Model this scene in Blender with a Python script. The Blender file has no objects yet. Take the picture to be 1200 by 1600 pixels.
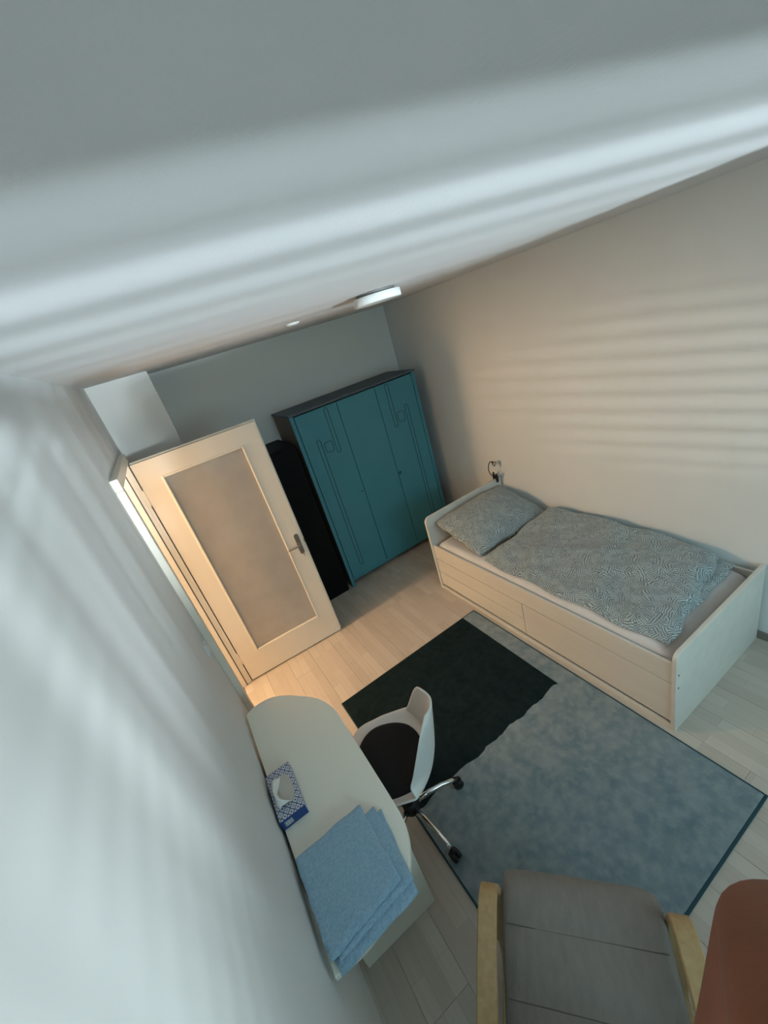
import bpy, bmesh, math, random
from mathutils import Vector, Matrix
random.seed(7)
C = bpy.context.scene.collection
SC = bpy.context.scene
PI = math.pi

# ------------------------------------------------------------------ camera
W, L, H = 2.80, 4.504, 2.506
CAM = Vector((0.2695, 0.4413, 2.3484))
cam_d = bpy.data.cameras.new('camera'); cam = bpy.data.objects.new('camera', cam_d); C.objects.link(cam)
cam_d.sensor_fit = 'HORIZONTAL'; cam_d.sensor_width = 36.0; cam_d.lens = 36.0 * 633.76 / 1200.0
cam_d.clip_start = 0.01
CR = (Matrix.Rotation(-0.4236, 3, 'Z') @ Matrix.Rotation(1.1509, 3, 'X') @ Matrix.Rotation(-0.3032, 3, 'Z'))
cam.matrix_world = Matrix.Translation(CAM) @ CR.to_4x4()
SC.camera = cam

# ------------------------------------------------------------------ world, lights, exposure
SC.view_settings.view_transform = 'Standard'; SC.view_settings.look = 'None'
SC.view_settings.gamma = 1.0; SC.view_settings.use_curve_mapping = False
SC.view_settings.exposure = 0.30
wd = bpy.data.worlds.new('world'); SC.world = wd; wd.use_nodes = True
wd.node_tree.nodes['Background'].inputs[0].default_value = (0.62, 0.78, 0.9, 1)
wd.node_tree.nodes['Background'].inputs[1].default_value = 0.6

WANG = math.radians(-12)                       # the window wall stands slightly askew
WO = Vector((0, -0.38, 0))
WM = Matrix.Translation(WO) @ Matrix.Rotation(WANG, 4, 'Z')    # local x along the wall, local -y outdoors
WIN = (0.08, 2.30, 0.87, 2.14)                 # window opening u0,u1,z0,z1

def light(name, typ, loc, energy, col, target=None, **kw):
    d = bpy.data.lights.new(name, typ); o = bpy.data.objects.new(name, d); C.objects.link(o)
    d.energy = energy; d.color = col; o.location = loc
    if target is not None:
        o.rotation_euler = (Vector(target) - Vector(loc)).to_track_quat('-Z', 'Y').to_euler()
    for k, v in kw.items(): setattr(d, k, v)
    return o
# soft sky light standing outside the window
p = WM @ Vector((1.25, -0.95, 1.90)); t = WM @ Vector((1.25, 2.0, 0.85))
light('window_sky_light', 'AREA', p, 74, (0.50, 0.88, 1.0), t, shape='RECTANGLE', size=2.8, size_y=1.7)
# bright sunlit ground outside, throwing light up through the blind to the ceiling
light('sunlit_ground_bounce', 'SPOT', (1.9, -6.0, 0.62), 10000, (0.73, 0.90, 1.0), (1.05, 1.9, 5.2), spot_size=math.radians(40.6), spot_blend=0.30, shadow_soft_size=0.11)
# spot added outdoors for the stripes, level through the blind to the right wall
light('right_wall_stripe_spot', 'SPOT', (0.25, -4.1, 1.60), 340, (1.0, 1.0, 0.92), (2.8, 1.60, 1.56), spot_size=math.radians(12), spot_blend=0.9, shadow_soft_size=0.03)
# spot added outdoors to brighten the left wall at a grazing angle
light('left_wall_fill_spot', 'SPOT', (0.92, -4.2, 1.45), 5000, (0.84, 0.96, 1.0), (0.0, 0.72, 1.92), spot_size=math.radians(14), spot_blend=1.0, shadow_soft_size=0.28)
# warm lamp in the hall behind the open door
light('hall_lamp', 'POINT', (-0.86, 3.48, 1.93), 104, (1.0, 0.64, 0.35), shadow_soft_size=0.14)

# ------------------------------------------------------------------ materials
def nd(nt, typ, **kw):
    n = nt.nodes.new(typ)
    for k, v in kw.items(): setattr(n, k, v)
    return n
def mat(name, col, rough=0.5, col2=None, scale=8.0, detail=3.0, bump=0.0, bscale=60.0, metal=0.0, stretch=(1,1,1), spec=0.5, sheen=0.0):
    m = bpy.data.materials.new(name); m.use_nodes = True; nt = m.node_tree
    b = nt.nodes['Principled BSDF']
    b.inputs['Base Color'].default_value = (*col, 1); b.inputs['Roughness'].default_value = rough
    b.inputs['Metallic'].default_value = metal; b.inputs['Specular IOR Level'].default_value = spec
    if sheen: b.inputs['Sheen Weight'].default_value = sheen
    tc = nd(nt, 'ShaderNodeTexCoord'); mp = nd(nt, 'ShaderNodeMapping'); mp.inputs['Scale'].default_value = stretch
    nt.links.new(tc.outputs['Object'], mp.inputs[0])
    if col2 is not None:
        n = nd(nt, 'ShaderNodeTexNoise'); n.inputs['Scale'].default_value = scale; n.inputs['Detail'].default_value = detail
        nt.links.new(mp.outputs[0], n.inputs['Vector'])
        r = nd(nt, 'ShaderNodeValToRGB'); r.color_ramp.elements[0].position = .33; r.color_ramp.elements[1].position = .67
        r.color_ramp.elements[0].color = (*col, 1); r.color_ramp.elements[1].color = (*col2, 1)
        nt.links.new(n.outputs['Fac'], r.inputs[0]); nt.links.new(r.outputs[0], b.inputs['Base Color'])
    if bump:
        n = nd(nt, 'ShaderNodeTexNoise'); n.inputs['Scale'].default_value = bscale; n.inputs['Detail'].default_value = 4
        nt.links.new(mp.outputs[0], n.inputs['Vector'])
        bp = nd(nt, 'ShaderNodeBump'); bp.inputs['Strength'].default_value = bump; bp.inputs['Distance'].default_value = 0.01
        nt.links.new(n.outputs['Fac'], bp.inputs['Height']); nt.links.new(bp.outputs[0], b.inputs['Normal'])
    return m

M = {}
M['wall'] = mat('wall_paint', (.71, .715, .69), .85, (.735, .74, .715), 3, bump=.06, bscale=120)
M['wall_far'] = mat('wall_paint_far', (.76, .775, .74), .85, (.78, .795, .76), 3, bump=.06, bscale=120)
M['ceiling'] = mat('ceiling_paint', (.72, .715, .71), .85, (.745, .74, .735), 2, bump=.06, bscale=120)
M['trim'] = mat('cream_gloss_paint', (.80, .74, .64), .38, (.77, .71, .61), 4)
M['door_front'] = mat('door_cream_paint', (.78, .72, .62), .42, (.75, .69, .59), 3)
M['groove'] = mat('dark_rubber_seal', (.06, .04, .03), .7)
M['steel'] = mat('brushed_steel', (.42, .36, .30), .32, (.36, .31, .26), 40, metal=.9)
M['key'] = mat('key_metal', (.55, .48, .36), .3, metal=1)
M['teal'] = mat('teal_paint', (.048, .220, .272), .6, (.052, .232, .285), 5, bump=.05, bscale=90)
M['teal_line'] = mat('teal_groove_shade_and_plate', (.012, .055, .068), .6)  # darker teal paints shade into the door grooves; the key plate shares it
M['wtop'] = mat('wardrobe_top_grey', (.065, .085, .105), .6, (.075, .095, .115), 6)
M['wside'] = mat('wardrobe_side_brown', (.16, .12, .095), .6, (.13, .10, .08), 12, stretch=(1, 1, .15))
M['black'] = mat('black_laminate', (.003, .0035, .004), .6, (.005, .0055, .006), 8, spec=.12)
M['knob'] = mat('knob_teal', (.02, .08, .10), .35)
M['bedwhite'] = mat('bed_foil_cream', (.70, .67, .60), .5, (.66, .63, .565), 2.2, stretch=(6, 1, 6))
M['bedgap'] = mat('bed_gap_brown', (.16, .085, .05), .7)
M['screw'] = mat('dark_screw', (.05, .06, .06), .4, metal=.6)
M['sheet'] = mat('sheet_cotton', (.60, .60, .60), .9, (.66, .66, .66), 5, bump=.25, bscale=14, sheen=.2)
M['chrome'] = mat('chrome', (.75, .75, .76), .12, metal=1)
M['rubber'] = mat('black_rubber', (.008, .008, .009), .55)
M['shell'] = mat('white_plastic', (.76, .745, .71), .38, (.76, .74, .70), 5)
M['pad'] = mat('black_seat_pad', (.004, .004, .005), .9, (.007, .007, .008), 60)
M['desk'] = mat('desk_melamine', (.84, .825, .72), .42, (.855, .84, .735), 3)
M['towel'] = mat('blue_terry', (.28, .50, .68), .95, (.42, .64, .80), 110, 6, bump=.9, bscale=320, sheen=.4)
M['tissue'] = mat('white_tissue', (.84, .84, .82), .9, bump=.3, bscale=25)
M['tissue_in'] = mat('tissue_opening_film', (.55, .53, .47), .6)
M['boxblue'] = mat('carton_blue', (.010, .055, .22), .45)
M['wood'] = mat('birch_veneer', (.50, .335, .16), .45, (.42, .27, .12), 9, 5, stretch=(6, 6, .5))
M['armfab'] = mat('taupe_cotton', (.22, .19, .165), .95, (.245, .212, .184), 30, 6, bump=.55, bscale=17, sheen=.1, stretch=(.7, 1.6, 1))
M['seam'] = mat('taupe_seam', (.115, .095, .085), .95)
M['skin'] = mat('skin', (.25, .074, .028), .65, (.205, .06, .023), 9, bump=.04, bscale=120)
M['shirt'] = mat('dark_cotton_shirt', (.05, .06, .075), .9, (.06, .07, .09), 20)
M['trousers'] = mat('denim', (.05, .07, .12), .9, (.07, .09, .15), 40)
M['hair'] = mat('dark_hair', (.02, .014, .01), .6, (.03, .02, .014), 80)
M['phone'] = mat('phone_black', (.01, .01, .012), .2)
M['lampwhite'] = mat('opal_white_plastic', (.70, .70, .67), .5, spec=.25)
M['lampgrey'] = mat('lamp_base_grey', (.16, .15, .14), .5)
M['plug'] = mat('switch_white', (.80, .80, .77), .35)
M['blind'] = mat('blind_white', (.62, .64, .64), .5)
M['bulbglass'] = mat('lamp_lens', (.56, .55, .52), .4)
M['blackmetal'] = mat('black_lamp_metal', (.006, .006, .007), .4)
M['base'] = mat('baseboard_grey_brown', (.20, .17, .145), .6, (.23, .20, .17), 10)
M['outside'] = mat('plaster_outside', (.5, .5, .48), .9)

def wall_left_mat():
    """white plaster with soft vertical unevenness that grazing window light picks out"""
    m = mat('wall_paint_left', (.70, .71, .70), .85, (.715, .725, .715), 3)
    nt = m.node_tree; b = nt.nodes['Principled BSDF']
    tc = nd(nt, 'ShaderNodeTexCoord'); mp = nd(nt, 'ShaderNodeMapping'); mp.inputs['Scale'].default_value = (1, 2.3, .22)
    nt.links.new(tc.outputs['Object'], mp.inputs[0])
    n = nd(nt, 'ShaderNodeTexNoise'); n.inputs['Scale'].default_value = 1.7; n.inputs['Detail'].default_value = .6
    nt.links.new(mp.outputs[0], n.inputs['Vector'])
    bp = nd(nt, 'ShaderNodeBump'); bp.inputs['Strength'].default_value = .36; bp.inputs['Distance'].default_value = .05
    nt.links.new(n.outputs['Fac'], bp.inputs['Height']); nt.links.new(bp.outputs[0], b.inputs['Normal'])
    return m
M['wall_left'] = wall_left_mat()

def plank_mat():
    m = bpy.data.materials.new('laminate_plank'); m.use_nodes = True; nt = m.node_tree; b = nt.nodes['Principled BSDF']
    b.inputs['Roughness'].default_value = .42
    tc = nd(nt, 'ShaderNodeTexCoord'); oi = nd(nt, 'ShaderNodeObjectInfo')
    sep = nd(nt, 'ShaderNodeSeparateXYZ'); nt.links.new(tc.outputs['Object'], sep.inputs[0])
    a1 = nd(nt, 'ShaderNodeMath', operation='MULTIPLY_ADD'); nt.links.new(oi.outputs['Random'], a1.inputs[0]); a1.inputs[1].default_value = 37.0
    nt.links.new(sep.outputs['Y'], a1.inputs[2])
    a2 = nd(nt, 'ShaderNodeMath', operation='ADD'); nt.links.new(sep.outputs['X'], a2.inputs[0]); a2.inputs[1].default_value = .0975 + .65
    cb = nd(nt, 'ShaderNodeCombineXYZ'); nt.links.new(a1.outputs[0], cb.inputs[0]); nt.links.new(a2.outputs[0], cb.inputs[1])
    br = nd(nt, 'ShaderNodeTexBrick'); br.offset = .37; br.inputs['Scale'].default_value = 1.0
    br.inputs['Brick Width'].default_value = .41; br.inputs['Row Height'].default_value = .065; br.inputs['Mortar Size'].default_value = .0006
    br.inputs['Color1'].default_value = (.50, .435, .365, 1); br.inputs['Color2'].default_value = (.58, .515, .44, 1); br.inputs['Mortar'].default_value = (.36, .31, .26, 1)
    nt.links.new(cb.outputs[0], br.inputs['Vector'])
    mp = nd(nt, 'ShaderNodeMapping'); mp.inputs['Scale'].default_value = (1.2, 22, 1); nt.links.new(cb.outputs[0], mp.inputs[0])
    n = nd(nt, 'ShaderNodeTexNoise'); n.inputs['Scale'].default_value = 3.0; n.inputs['Detail'].default_value = 5
    nt.links.new(mp.outputs[0], n.inputs['Vector'])
    mx = nd(nt, 'ShaderNodeMix', data_type='RGBA', blend_type='MULTIPLY'); mx.inputs[0].default_value = .35
    r = nd(nt, 'ShaderNodeValToRGB'); r.color_ramp.elements[0].color = (.6, .58, .55, 1); r.color_ramp.elements[1].color = (1.12, 1.12, 1.12, 1)
    nt.links.new(n.outputs['Fac'], r.inputs[0])
    nt.links.new(br.outputs['Color'], mx.inputs[6]); nt.links.new(r.outputs[0], mx.inputs[7]); nt.links.new(mx.outputs[2], b.inputs['Base Color'])
    return m
M['plank'] = plank_mat()

def feather_mat():
    """grey cotton printed with small fanned leaf strokes"""
    m = bpy.data.materials.new('leaf_print_cotton'); m.use_nodes = True; nt = m.node_tree; b = nt.nodes['Principled BSDF']
    b.inputs['Roughness'].default_value = .95; b.inputs['Sheen Weight'].default_value = .2
    tc = nd(nt, 'ShaderNodeTexCoord')
    nz = nd(nt, 'ShaderNodeTexNoise'); nz.inputs['Scale'].default_value = 9; nt.links.new(tc.outputs['Object'], nz.inputs['Vector'])
    mxv = nd(nt, 'ShaderNodeMix', data_type='RGBA'); mxv.inputs[0].default_value = .06
    nt.links.new(tc.outputs['Object'], mxv.inputs[6]); nt.links.new(nz.outputs['Color'], mxv.inputs[7])
    vo = nd(nt, 'ShaderNodeTexVoronoi'); vo.inputs['Scale'].default_value = 34
    nt.links.new(mxv.outputs[2], vo.inputs['Vector'])
    sp = nd(nt, 'ShaderNodeSeparateColor'); nt.links.new(vo.outputs['Color'], sp.inputs[0])
    an = nd(nt, 'ShaderNodeMath', operation='MULTIPLY'); an.inputs[1].default_value = 6.28; nt.links.new(sp.outputs[0], an.inputs[0])
    rot = nd(nt, 'ShaderNodeVectorRotate', rotation_type='Z_AXIS'); nt.links.new(mxv.outputs[2], rot.inputs['Vector']); nt.links.new(an.outputs[0], rot.inputs['Angle'])
    s2 = nd(nt, 'ShaderNodeSeparateXYZ'); nt.links.new(rot.outputs[0], s2.inputs[0])
    ml = nd(nt, 'ShaderNodeMath', operation='MULTIPLY'); ml.inputs[1].default_value = 600; nt.links.new(s2.outputs['X'], ml.inputs[0])
    si = nd(nt, 'ShaderNodeMath', operation='SINE'); nt.links.new(ml.outputs[0], si.inputs[0])
    r = nd(nt, 'ShaderNodeValToRGB'); e = r.color_ramp.elements
    e[0].position = .42; e[0].color = (.15, .19, .198, 1); e[1].position = .75; e[1].color = (.44, .49, .49, 1)
    mr = nd(nt, 'ShaderNodeMapRange'); mr.inputs[1].default_value = -1; mr.inputs[2].default_value = 1; nt.links.new(si.outputs[0], mr.inputs[0])
    nt.links.new(mr.outputs[0], r.inputs[0])
    sh = nd(nt, 'ShaderNodeMapRange'); sh.inputs[3].default_value = .86; sh.inputs[4].default_value = 1.14; nt.links.new(sp.outputs[1], sh.inputs[0])
    mm = nd(nt, 'ShaderNodeVectorMath', operation='SCALE'); nt.links.new(r.outputs[0], mm.inputs[0]); nt.links.new(sh.outputs[0], mm.inputs['Scale'])
    nt.links.new(mm.outputs[0], b.inputs['Base Color'])
    n2 = nd(nt, 'ShaderNodeTexNoise'); n2.inputs['Scale'].default_value = 16; n2.inputs['Detail'].default_value = 4; nt.links.new(tc.outputs['Object'], n2.inputs['Vector'])
    bp = nd(nt, 'ShaderNodeBump'); bp.inputs['Strength'].default_value = .45; bp.inputs['Distance'].default_value = .012
    nt.links.new(n2.outputs['Fac'], bp.inputs['Height']); nt.links.new(bp.outputs[0], b.inputs['Normal'])
    return m
M['duvet'] = feather_mat()

def rug_mat(name, c1, c2, c3, sheen=.05):
    m = mat(name, c1, .97, c2, 9, 6, bump=.8, bscale=260, sheen=sheen, spec=.1)
    nt = m.node_tree; b = nt.nodes['Principled BSDF']
    src = b.inputs['Base Color'].links[0].from_socket
    tc = nd(nt, 'ShaderNodeTexCoord'); n = nd(nt, 'ShaderNodeTexNoise'); n.inputs['Scale'].default_value = 24; n.inputs['Detail'].default_value = 6
    nt.links.new(tc.outputs['Object'], n.inputs['Vector'])
    mr = nd(nt, 'ShaderNodeMapRange'); mr.inputs[1].default_value = .42; mr.inputs[2].default_value = .70; mr.inputs[4].default_value = .6; nt.links.new(n.outputs['Fac'], mr.inputs[0])
    mx = nd(nt, 'ShaderNodeMix', data_type='RGBA'); nt.links.new(mr.outputs[0], mx.inputs[0]); nt.links.new(src, mx.inputs[6]); mx.inputs[7].default_value = (*c3, 1)
    nt.links.new(mx.outputs[2], b.inputs['Base Color'])
    return m
M['rug'] = rug_mat('rug_teal_grey', (.175, .245, .275), (.275, .33, .345), (.37, .415, .42))
M['rugdark'] = rug_mat('rug_dark_field', (.006, .015, .017), (.011, .022, .024), (.018, .031, .033), 0)
M['rugedge'] = mat('rug_binding', (.018, .055, .07), .95)

def glass_mat():
    m = bpy.data.materials.new('frosted_door_glass'); m.use_nodes = True; nt = m.node_tree; b = nt.nodes['Principled BSDF']
    b.inputs['Base Color'].default_value = (.34, .31, .27, 1); b.inputs['Roughness'].default_value = .12
    b.inputs['Transmission Weight'].default_value = .12; b.inputs['IOR'].default_value = 1.5
    tc = nd(nt, 'ShaderNodeTexCoord'); n = nd(nt, 'ShaderNodeTexNoise'); n.inputs['Scale'].default_value = 60; n.inputs['Detail'].default_value = 3
    nt.links.new(tc.outputs['Object'], n.inputs['Vector'])
    n3 = nd(nt, 'ShaderNodeTexNoise'); n3.inputs['Scale'].default_value = 7; n3.inputs['Detail'].default_value = 6; nt.links.new(tc.outputs['Object'], n3.inputs['Vector'])
    r = nd(nt, 'ShaderNodeValToRGB'); r.color_ramp.elements[0].position = .35; r.color_ramp.elements[1].position = .6
    r.color_ramp.elements[0].color = (.455, .425, .385, 1); r.color_ramp.elements[1].color = (.485, .455, .415, 1)
    nt.links.new(n3.outputs['Fac'], r.inputs[0]); nt.links.new(r.outputs[0], b.inputs['Base Color'])
    bp = nd(nt, 'ShaderNodeBump'); bp.inputs['Strength'].default_value = .05; bp.inputs['Distance'].default_value = .003
    nt.links.new(n.outputs['Fac'], bp.inputs['Height']); nt.links.new(bp.outputs[0], b.inputs['Normal'])
    return m
M['glass'] = glass_mat()
def winglass():
    m = bpy.data.materials.new('window_glass'); m.use_nodes = True; nt = m.node_tree; b = nt.nodes['Principled BSDF']
    nt.nodes.remove(b); out = nt.nodes['Material Output']
    tr = nd(nt, 'ShaderNodeBsdfTransparent'); gl = nd(nt, 'ShaderNodeBsdfGlossy'); gl.inputs['Roughness'].default_value = .02
    mx = nd(nt, 'ShaderNodeMixShader'); mx.inputs[0].default_value = .06
    nt.links.new(tr.outputs[0], mx.inputs[1]); nt.links.new(gl.outputs[0], mx.inputs[2]); nt.links.new(mx.outputs[0], out.inputs[0])
    return m
M['winglass'] = winglass()

def lattice_mat():
    """white carton printed with a blue diamond lattice"""
    m = bpy.data.materials.new('carton_blue_lattice'); m.use_nodes = True; nt = m.node_tree; b = nt.nodes['Principled BSDF']
    b.inputs['Roughness'].default_value = .5
    tc = nd(nt, 'ShaderNodeTexCoord'); sp = nd(nt, 'ShaderNodeSeparateXYZ'); nt.links.new(tc.outputs['Object'], sp.inputs[0])
    def tri(sock, f):
        a = nd(nt, 'ShaderNodeMath', operation='MULTIPLY'); a.inputs[1].default_value = f; nt.links.new(sock, a.inputs[0])
        p = nd(nt, 'ShaderNodeMath', operation='PINGPONG'); p.inputs[1].default_value = .5; nt.links.new(a.outputs[0], p.inputs[0]); return p.outputs[0]
    s = nd(nt, 'ShaderNodeMath', operation='ADD'); nt.links.new(tri(sp.outputs['X'], 36), s.inputs[0]); nt.links.new(tri(sp.outputs['Y'], 30), s.inputs[1])
    r = nd(nt, 'ShaderNodeValToRGB'); r.color_ramp.interpolation = 'CONSTANT'; e = r.color_ramp.elements
    wh = (.62, .64, .68, 1); bl = (.03, .06, .20, 1)
    e[0].position = 0; e[0].color = bl
    for pos, c in ((.14, wh), (.40, bl), (.56, wh), (.80, bl), (.88, wh)):
        k = e.new(pos); k.color = c
    nt.links.new(s.outputs[0], r.inputs[0]); nt.links.new(r.outputs[0], b.inputs['Base Color'])
    return m
M['lattice'] = lattice_mat()
def barcode_mat():
    m = bpy.data.materials.new('barcode_print'); m.use_nodes = True; nt = m.node_tree; b = nt.nodes['Principled BSDF']
    tc = nd(nt, 'ShaderNodeTexCoord'); w = nd(nt, 'ShaderNodeTexNoise', noise_dimensions='1D'); w.inputs['Scale'].default_value = 420; w.inputs['Detail'].default_value = 0
    sp = nd(nt, 'ShaderNodeSeparateXYZ'); nt.links.new(tc.outputs['Object'], sp.inputs[0]); nt.links.new(sp.outputs['X'], w.inputs['W'])
    r = nd(nt, 'ShaderNodeValToRGB'); r.color_ramp.interpolation = 'CONSTANT'; r.color_ramp.elements[0].color = (.08, .09, .11, 1); r.color_ramp.elements[1].position = .47; r.color_ramp.elements[1].color = (.6, .62, .65, 1)
    nt.links.new(w.outputs['Fac'], r.inputs[0]); nt.links.new(r.outputs[0], b.inputs['Base Color']); return m
M['barcode'] = barcode_mat()

# ------------------------------------------------------------------ mesh helpers
def obj(name, bm, m, parent=None, smooth=False):
    me = bpy.data.meshes.new(name)
    bmesh.ops.recalc_face_normals(bm, faces=bm.faces)
    bm.to_mesh(me); bm.free()
    if smooth:
        for p in me.polygons: p.use_smooth = True
    o = bpy.data.objects.new(name, me); C.objects.link(o)
    if m is not None: me.materials.append(m)
    if parent is not None: o.parent = parent
    return o
def empty(name, loc=(0, 0, 0), rz=0.0):
    o = bpy.data.objects.new(name, None); C.objects.link(o); o.location = loc; o.rotation_euler = (0, 0, rz); o.empty_display_size = .05
    return o
def tag(o, label, cat, group=None, kind=None):
    o['label'] = label; o['category'] = cat
    if group: o['group'] = group
    if kind: o['kind'] = kind
    return o
def struct(o, label=None):
    o['kind'] = 'structure'
    if label: o['label'] = label
    return o
def box(bm, x0, x1, y0, y1, z0, z1, bev=0.0, seg=2):
    b2 = bmesh.new() if bev else bm
    vs = [b2.verts.new(p) for p in ((x0,y0,z0),(x1,y0,z0),(x1,y1,z0),(x0,y1,z0),(x0,y0,z1),(x1,y0,z1),(x1,y1,z1),(x0,y1,z1))]
    for f in ((0,3,2,1),(4,5,6,7),(0,1,5,4),(1,2,6,5),(2,3,7,6),(3,0,4,7)): b2.faces.new([vs[i] for i in f])
    if bev:
        bmesh.ops.bevel(b2, geom=list(b2.edges), offset=bev, segments=seg, profile=.5, affect='EDGES')
        join(bm, b2)
    return bm
def join(bm, b2, mtx=None):
    mp = {}
    for v in b2.verts: mp[v] = bm.verts.new((mtx @ v.co) if mtx else v.co)
    for f in b2.faces:
        try: bm.faces.new([mp[v] for v in f.verts])
        except ValueError: pass
    b2.free()
def bx(*a, bev=0.0, seg=2): return box(bmesh.new(), *a, bev=bev, seg=seg)
def prism(outline, axis, a0, a1, bev=0.0):
    """extrude a 2D outline along axis x/y/z from a0 to a1"""
    bm = bmesh.new()
    def P(u, v, a): return (a, u, v) if axis == 'x' else ((u, a, v) if axis == 'y' else (u, v, a))
    A = [bm.verts.new(P(u, v, a0)) for u, v in outline]; B = [bm.verts.new(P(u, v, a1)) for u, v in outline]
    bm.faces.new(A[::-1]); bm.faces.new(B); n = len(A)
    for i in range(n): bm.faces.new((A[i], A[(i+1) % n], B[(i+1) % n], B[i]))
    bmesh.ops.recalc_face_normals(bm, faces=bm.faces)
    if bev:
        ed = [e for e in bm.edges if abs((e.verts[0].co - e.verts[1].co)['xyz'.index(axis)]) < 1e-6]
        bmesh.ops.bevel(bm, geom=ed, offset=bev, segments=2, profile=.5, affect='EDGES')
    return bm
def tube(pts, rad, seg=10, caps=True, bm=None, ref=None):
    bm = bm or bmesh.new(); pts = [Vector(p) for p in pts]; n = len(pts)
    rad = rad if hasattr(rad, '__len__') else [rad] * n
    rings = []; nrm = None
    for i, p in enumerate(pts):
        t = (pts[min(i+1, n-1)] - pts[max(i-1, 0)]).normalized()
        if nrm is None:
            nrm = t.orthogonal().normalized()
        nrm = (nrm - t * nrm.dot(t)).normalized(); bn = t.cross(nrm)
        rings.append([bm.verts.new(p + (nrm * math.cos(a) + bn * math.sin(a)) * rad[i]) for a in [2*PI*k/seg for k in range(seg)]])
    for i in range(n - 1):
        for k in range(seg): bm.faces.new((rings[i][k], rings[i][(k+1) % seg], rings[i+1][(k+1) % seg], rings[i+1][k]))
    if caps: bm.faces.new(rings[0][::-1]); bm.faces.new(rings[-1])
    return bm
def lathe(prof, seg=24, c=(0, 0, 0), axis='z', bm=None):
    bm = bm or bmesh.new(); rings = []
    for r, z in prof:
        ring = []
        for k in range(seg):
            a = 2*PI*k/seg; u, v = r*math.cos(a), r*math.sin(a)
            p = (u, v, z) if axis == 'z' else ((z, u, v) if axis == 'x' else (u, z, v))
            ring.append(bm.verts.new((p[0]+c[0], p[1]+c[1], p[2]+c[2])))
        rings.append(ring)
    for i in range(len(rings)-1):
        for k in range(seg): bm.faces.new((rings[i][k], rings[i][(k+1) % seg], rings[i+1][(k+1) % seg], rings[i+1][k]))
    if prof[0][0] > 1e-5: bm.faces.new(rings[0][::-1])
    if prof[-1][0] > 1e-5: bm.faces.new(rings[-1])
    bmesh.ops.remove_doubles(bm, verts=bm.verts, dist=1e-6)
    return bm
def smoothpath(pts, n=8, closed=False):
    pts = [Vector(p) for p in pts]; out = []; N = len(pts)
    rng = range(N if closed else N - 1)
    for i in rng:
        p0 = pts[(i-1) % N] if closed or i > 0 else pts[0]*2 - pts[1]
        p1, p2 = pts[i], pts[(i+1) % N]
        p3 = pts[(i+2) % N] if closed or i + 2 < N else pts[-1]*2 - pts[-2]
        for k in range(n):
            t = k / n
            out.append(.5*((2*p1) + (p2-p0)*t + (2*p0-5*p1+4*p2-p3)*t*t + (3*p1-p0-3*p2+p3)*t*t*t))
    if not closed: out.append(pts[-1])
    return out
def sweep_rect(path, lat, w, th):
    """flat strip: rectangular section swept along a path in a vertical plane; lat = lateral unit vector"""
    bm = bmesh.new(); lat = Vector(lat); pts = [Vector(p) for p in path]; n = len(pts); rings = []
    for i, p in enumerate(pts):
        t = (pts[min(i+1, n-1)] - pts[max(i-1, 0)]).normalized(); nn = lat.cross(t).normalized(); c = .004
        ring = []
        for a, b in ((-w/2+c, -th/2), (w/2-c, -th/2), (w/2, -th/2+c), (w/2, th/2-c), (w/2-c, th/2), (-w/2+c, th/2), (-w/2, th/2-c), (-w/2, -th/2+c)):
            ring.append(bm.verts.new(p + lat*a + nn*b))
        rings.append(ring)
    for i in range(n-1):
        for k in range(8): bm.faces.new((rings[i][k], rings[i][(k+1) % 8], rings[i+1][(k+1) % 8], rings[i+1][k]))
    bm.faces.new(rings[0][::-1]); bm.faces.new(rings[-1])
    return bm
def rnd_rect(x0, x1, y0, y1, r, n=5):
    out = []
    for cx, cy, a0 in ((x1-r, y1-r, 0), (x0+r, y1-r, PI/2), (x0+r, y0+r, PI), (x1-r, y0+r, 1.5*PI)):
        for k in range(n+1):
            a = a0 + PI/2*k/n; out.append((cx + r*math.cos(a), cy + r*math.sin(a)))
    return out
def wob(x, y, s=0):
    return (math.sin(7.3*x+3.1*y+s)*.5 + math.sin(13.7*y-5.2*x+2*s)*.3 + math.sin(23*x+17*y+.7*s)*.2)
def puffy(quad, nx, ny, top, bot, edge=.12, pw=.5, wav=.0):
    """closed soft slab over a bilinear quad; top(u,v,p)/bot(u,v,p) give z, meeting at the rim"""
    bm = bmesh.new(); q = [Vector((*p, 0)) for p in quad]
    def pos(u, v):
        p = q[0]*(1-u)*(1-v) + q[1]*u*(1-v) + q[2]*u*v + q[3]*(1-u)*v
        if wav: p = p + Vector((wav*math.sin(9*v*PI*.7+1)*(1-u) - wav*math.sin(5*v*PI+.5)*u, wav*math.sin(6*u*PI+2)*(1-v) + wav*math.sin(4*u*PI)*v, 0))
        return p
    def prof(u, v):
        e = min(u, 1-u, ) / edge; f = min(v, 1-v) / edge
        a = 1 - (1 - min(1, e))**2; b = 1 - (1 - min(1, f))**2
        return (max(0, a)*max(0, b))**pw
    T, B = {}, {}
    for i in range(nx+1):
        for j in range(ny+1):
            # denser near rim
            u = .5 - .5*math.cos(PI*i/nx) if edge < .3 else i/nx
            v = .5 - .5*math.cos(PI*j/ny) if edge < .3 else j/ny
            p = pos(u, v); h = prof(u, v); zt, zb = top(u, v, p), bot(u, v, p); mid = (zb*.65 + zt*.35)
            rim = i in (0, nx) or j in (0, ny)
            T[i, j] = bm.verts.new((p.x, p.y, mid + (zt-mid)*h))
            B[i, j] = T[i, j] if rim else bm.verts.new((p.x, p.y, mid + (zb-mid)*h))
    for i in range(nx):
        for j in range(ny):
            bm.faces.new((T[i,j], T[i+1,j], T[i+1,j+1], T[i,j+1]))
            f = [B[i,j], B[i,j+1], B[i+1,j+1], B[i+1,j]]
            try: bm.faces.new(f)
            except ValueError: pass
    return bm

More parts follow.
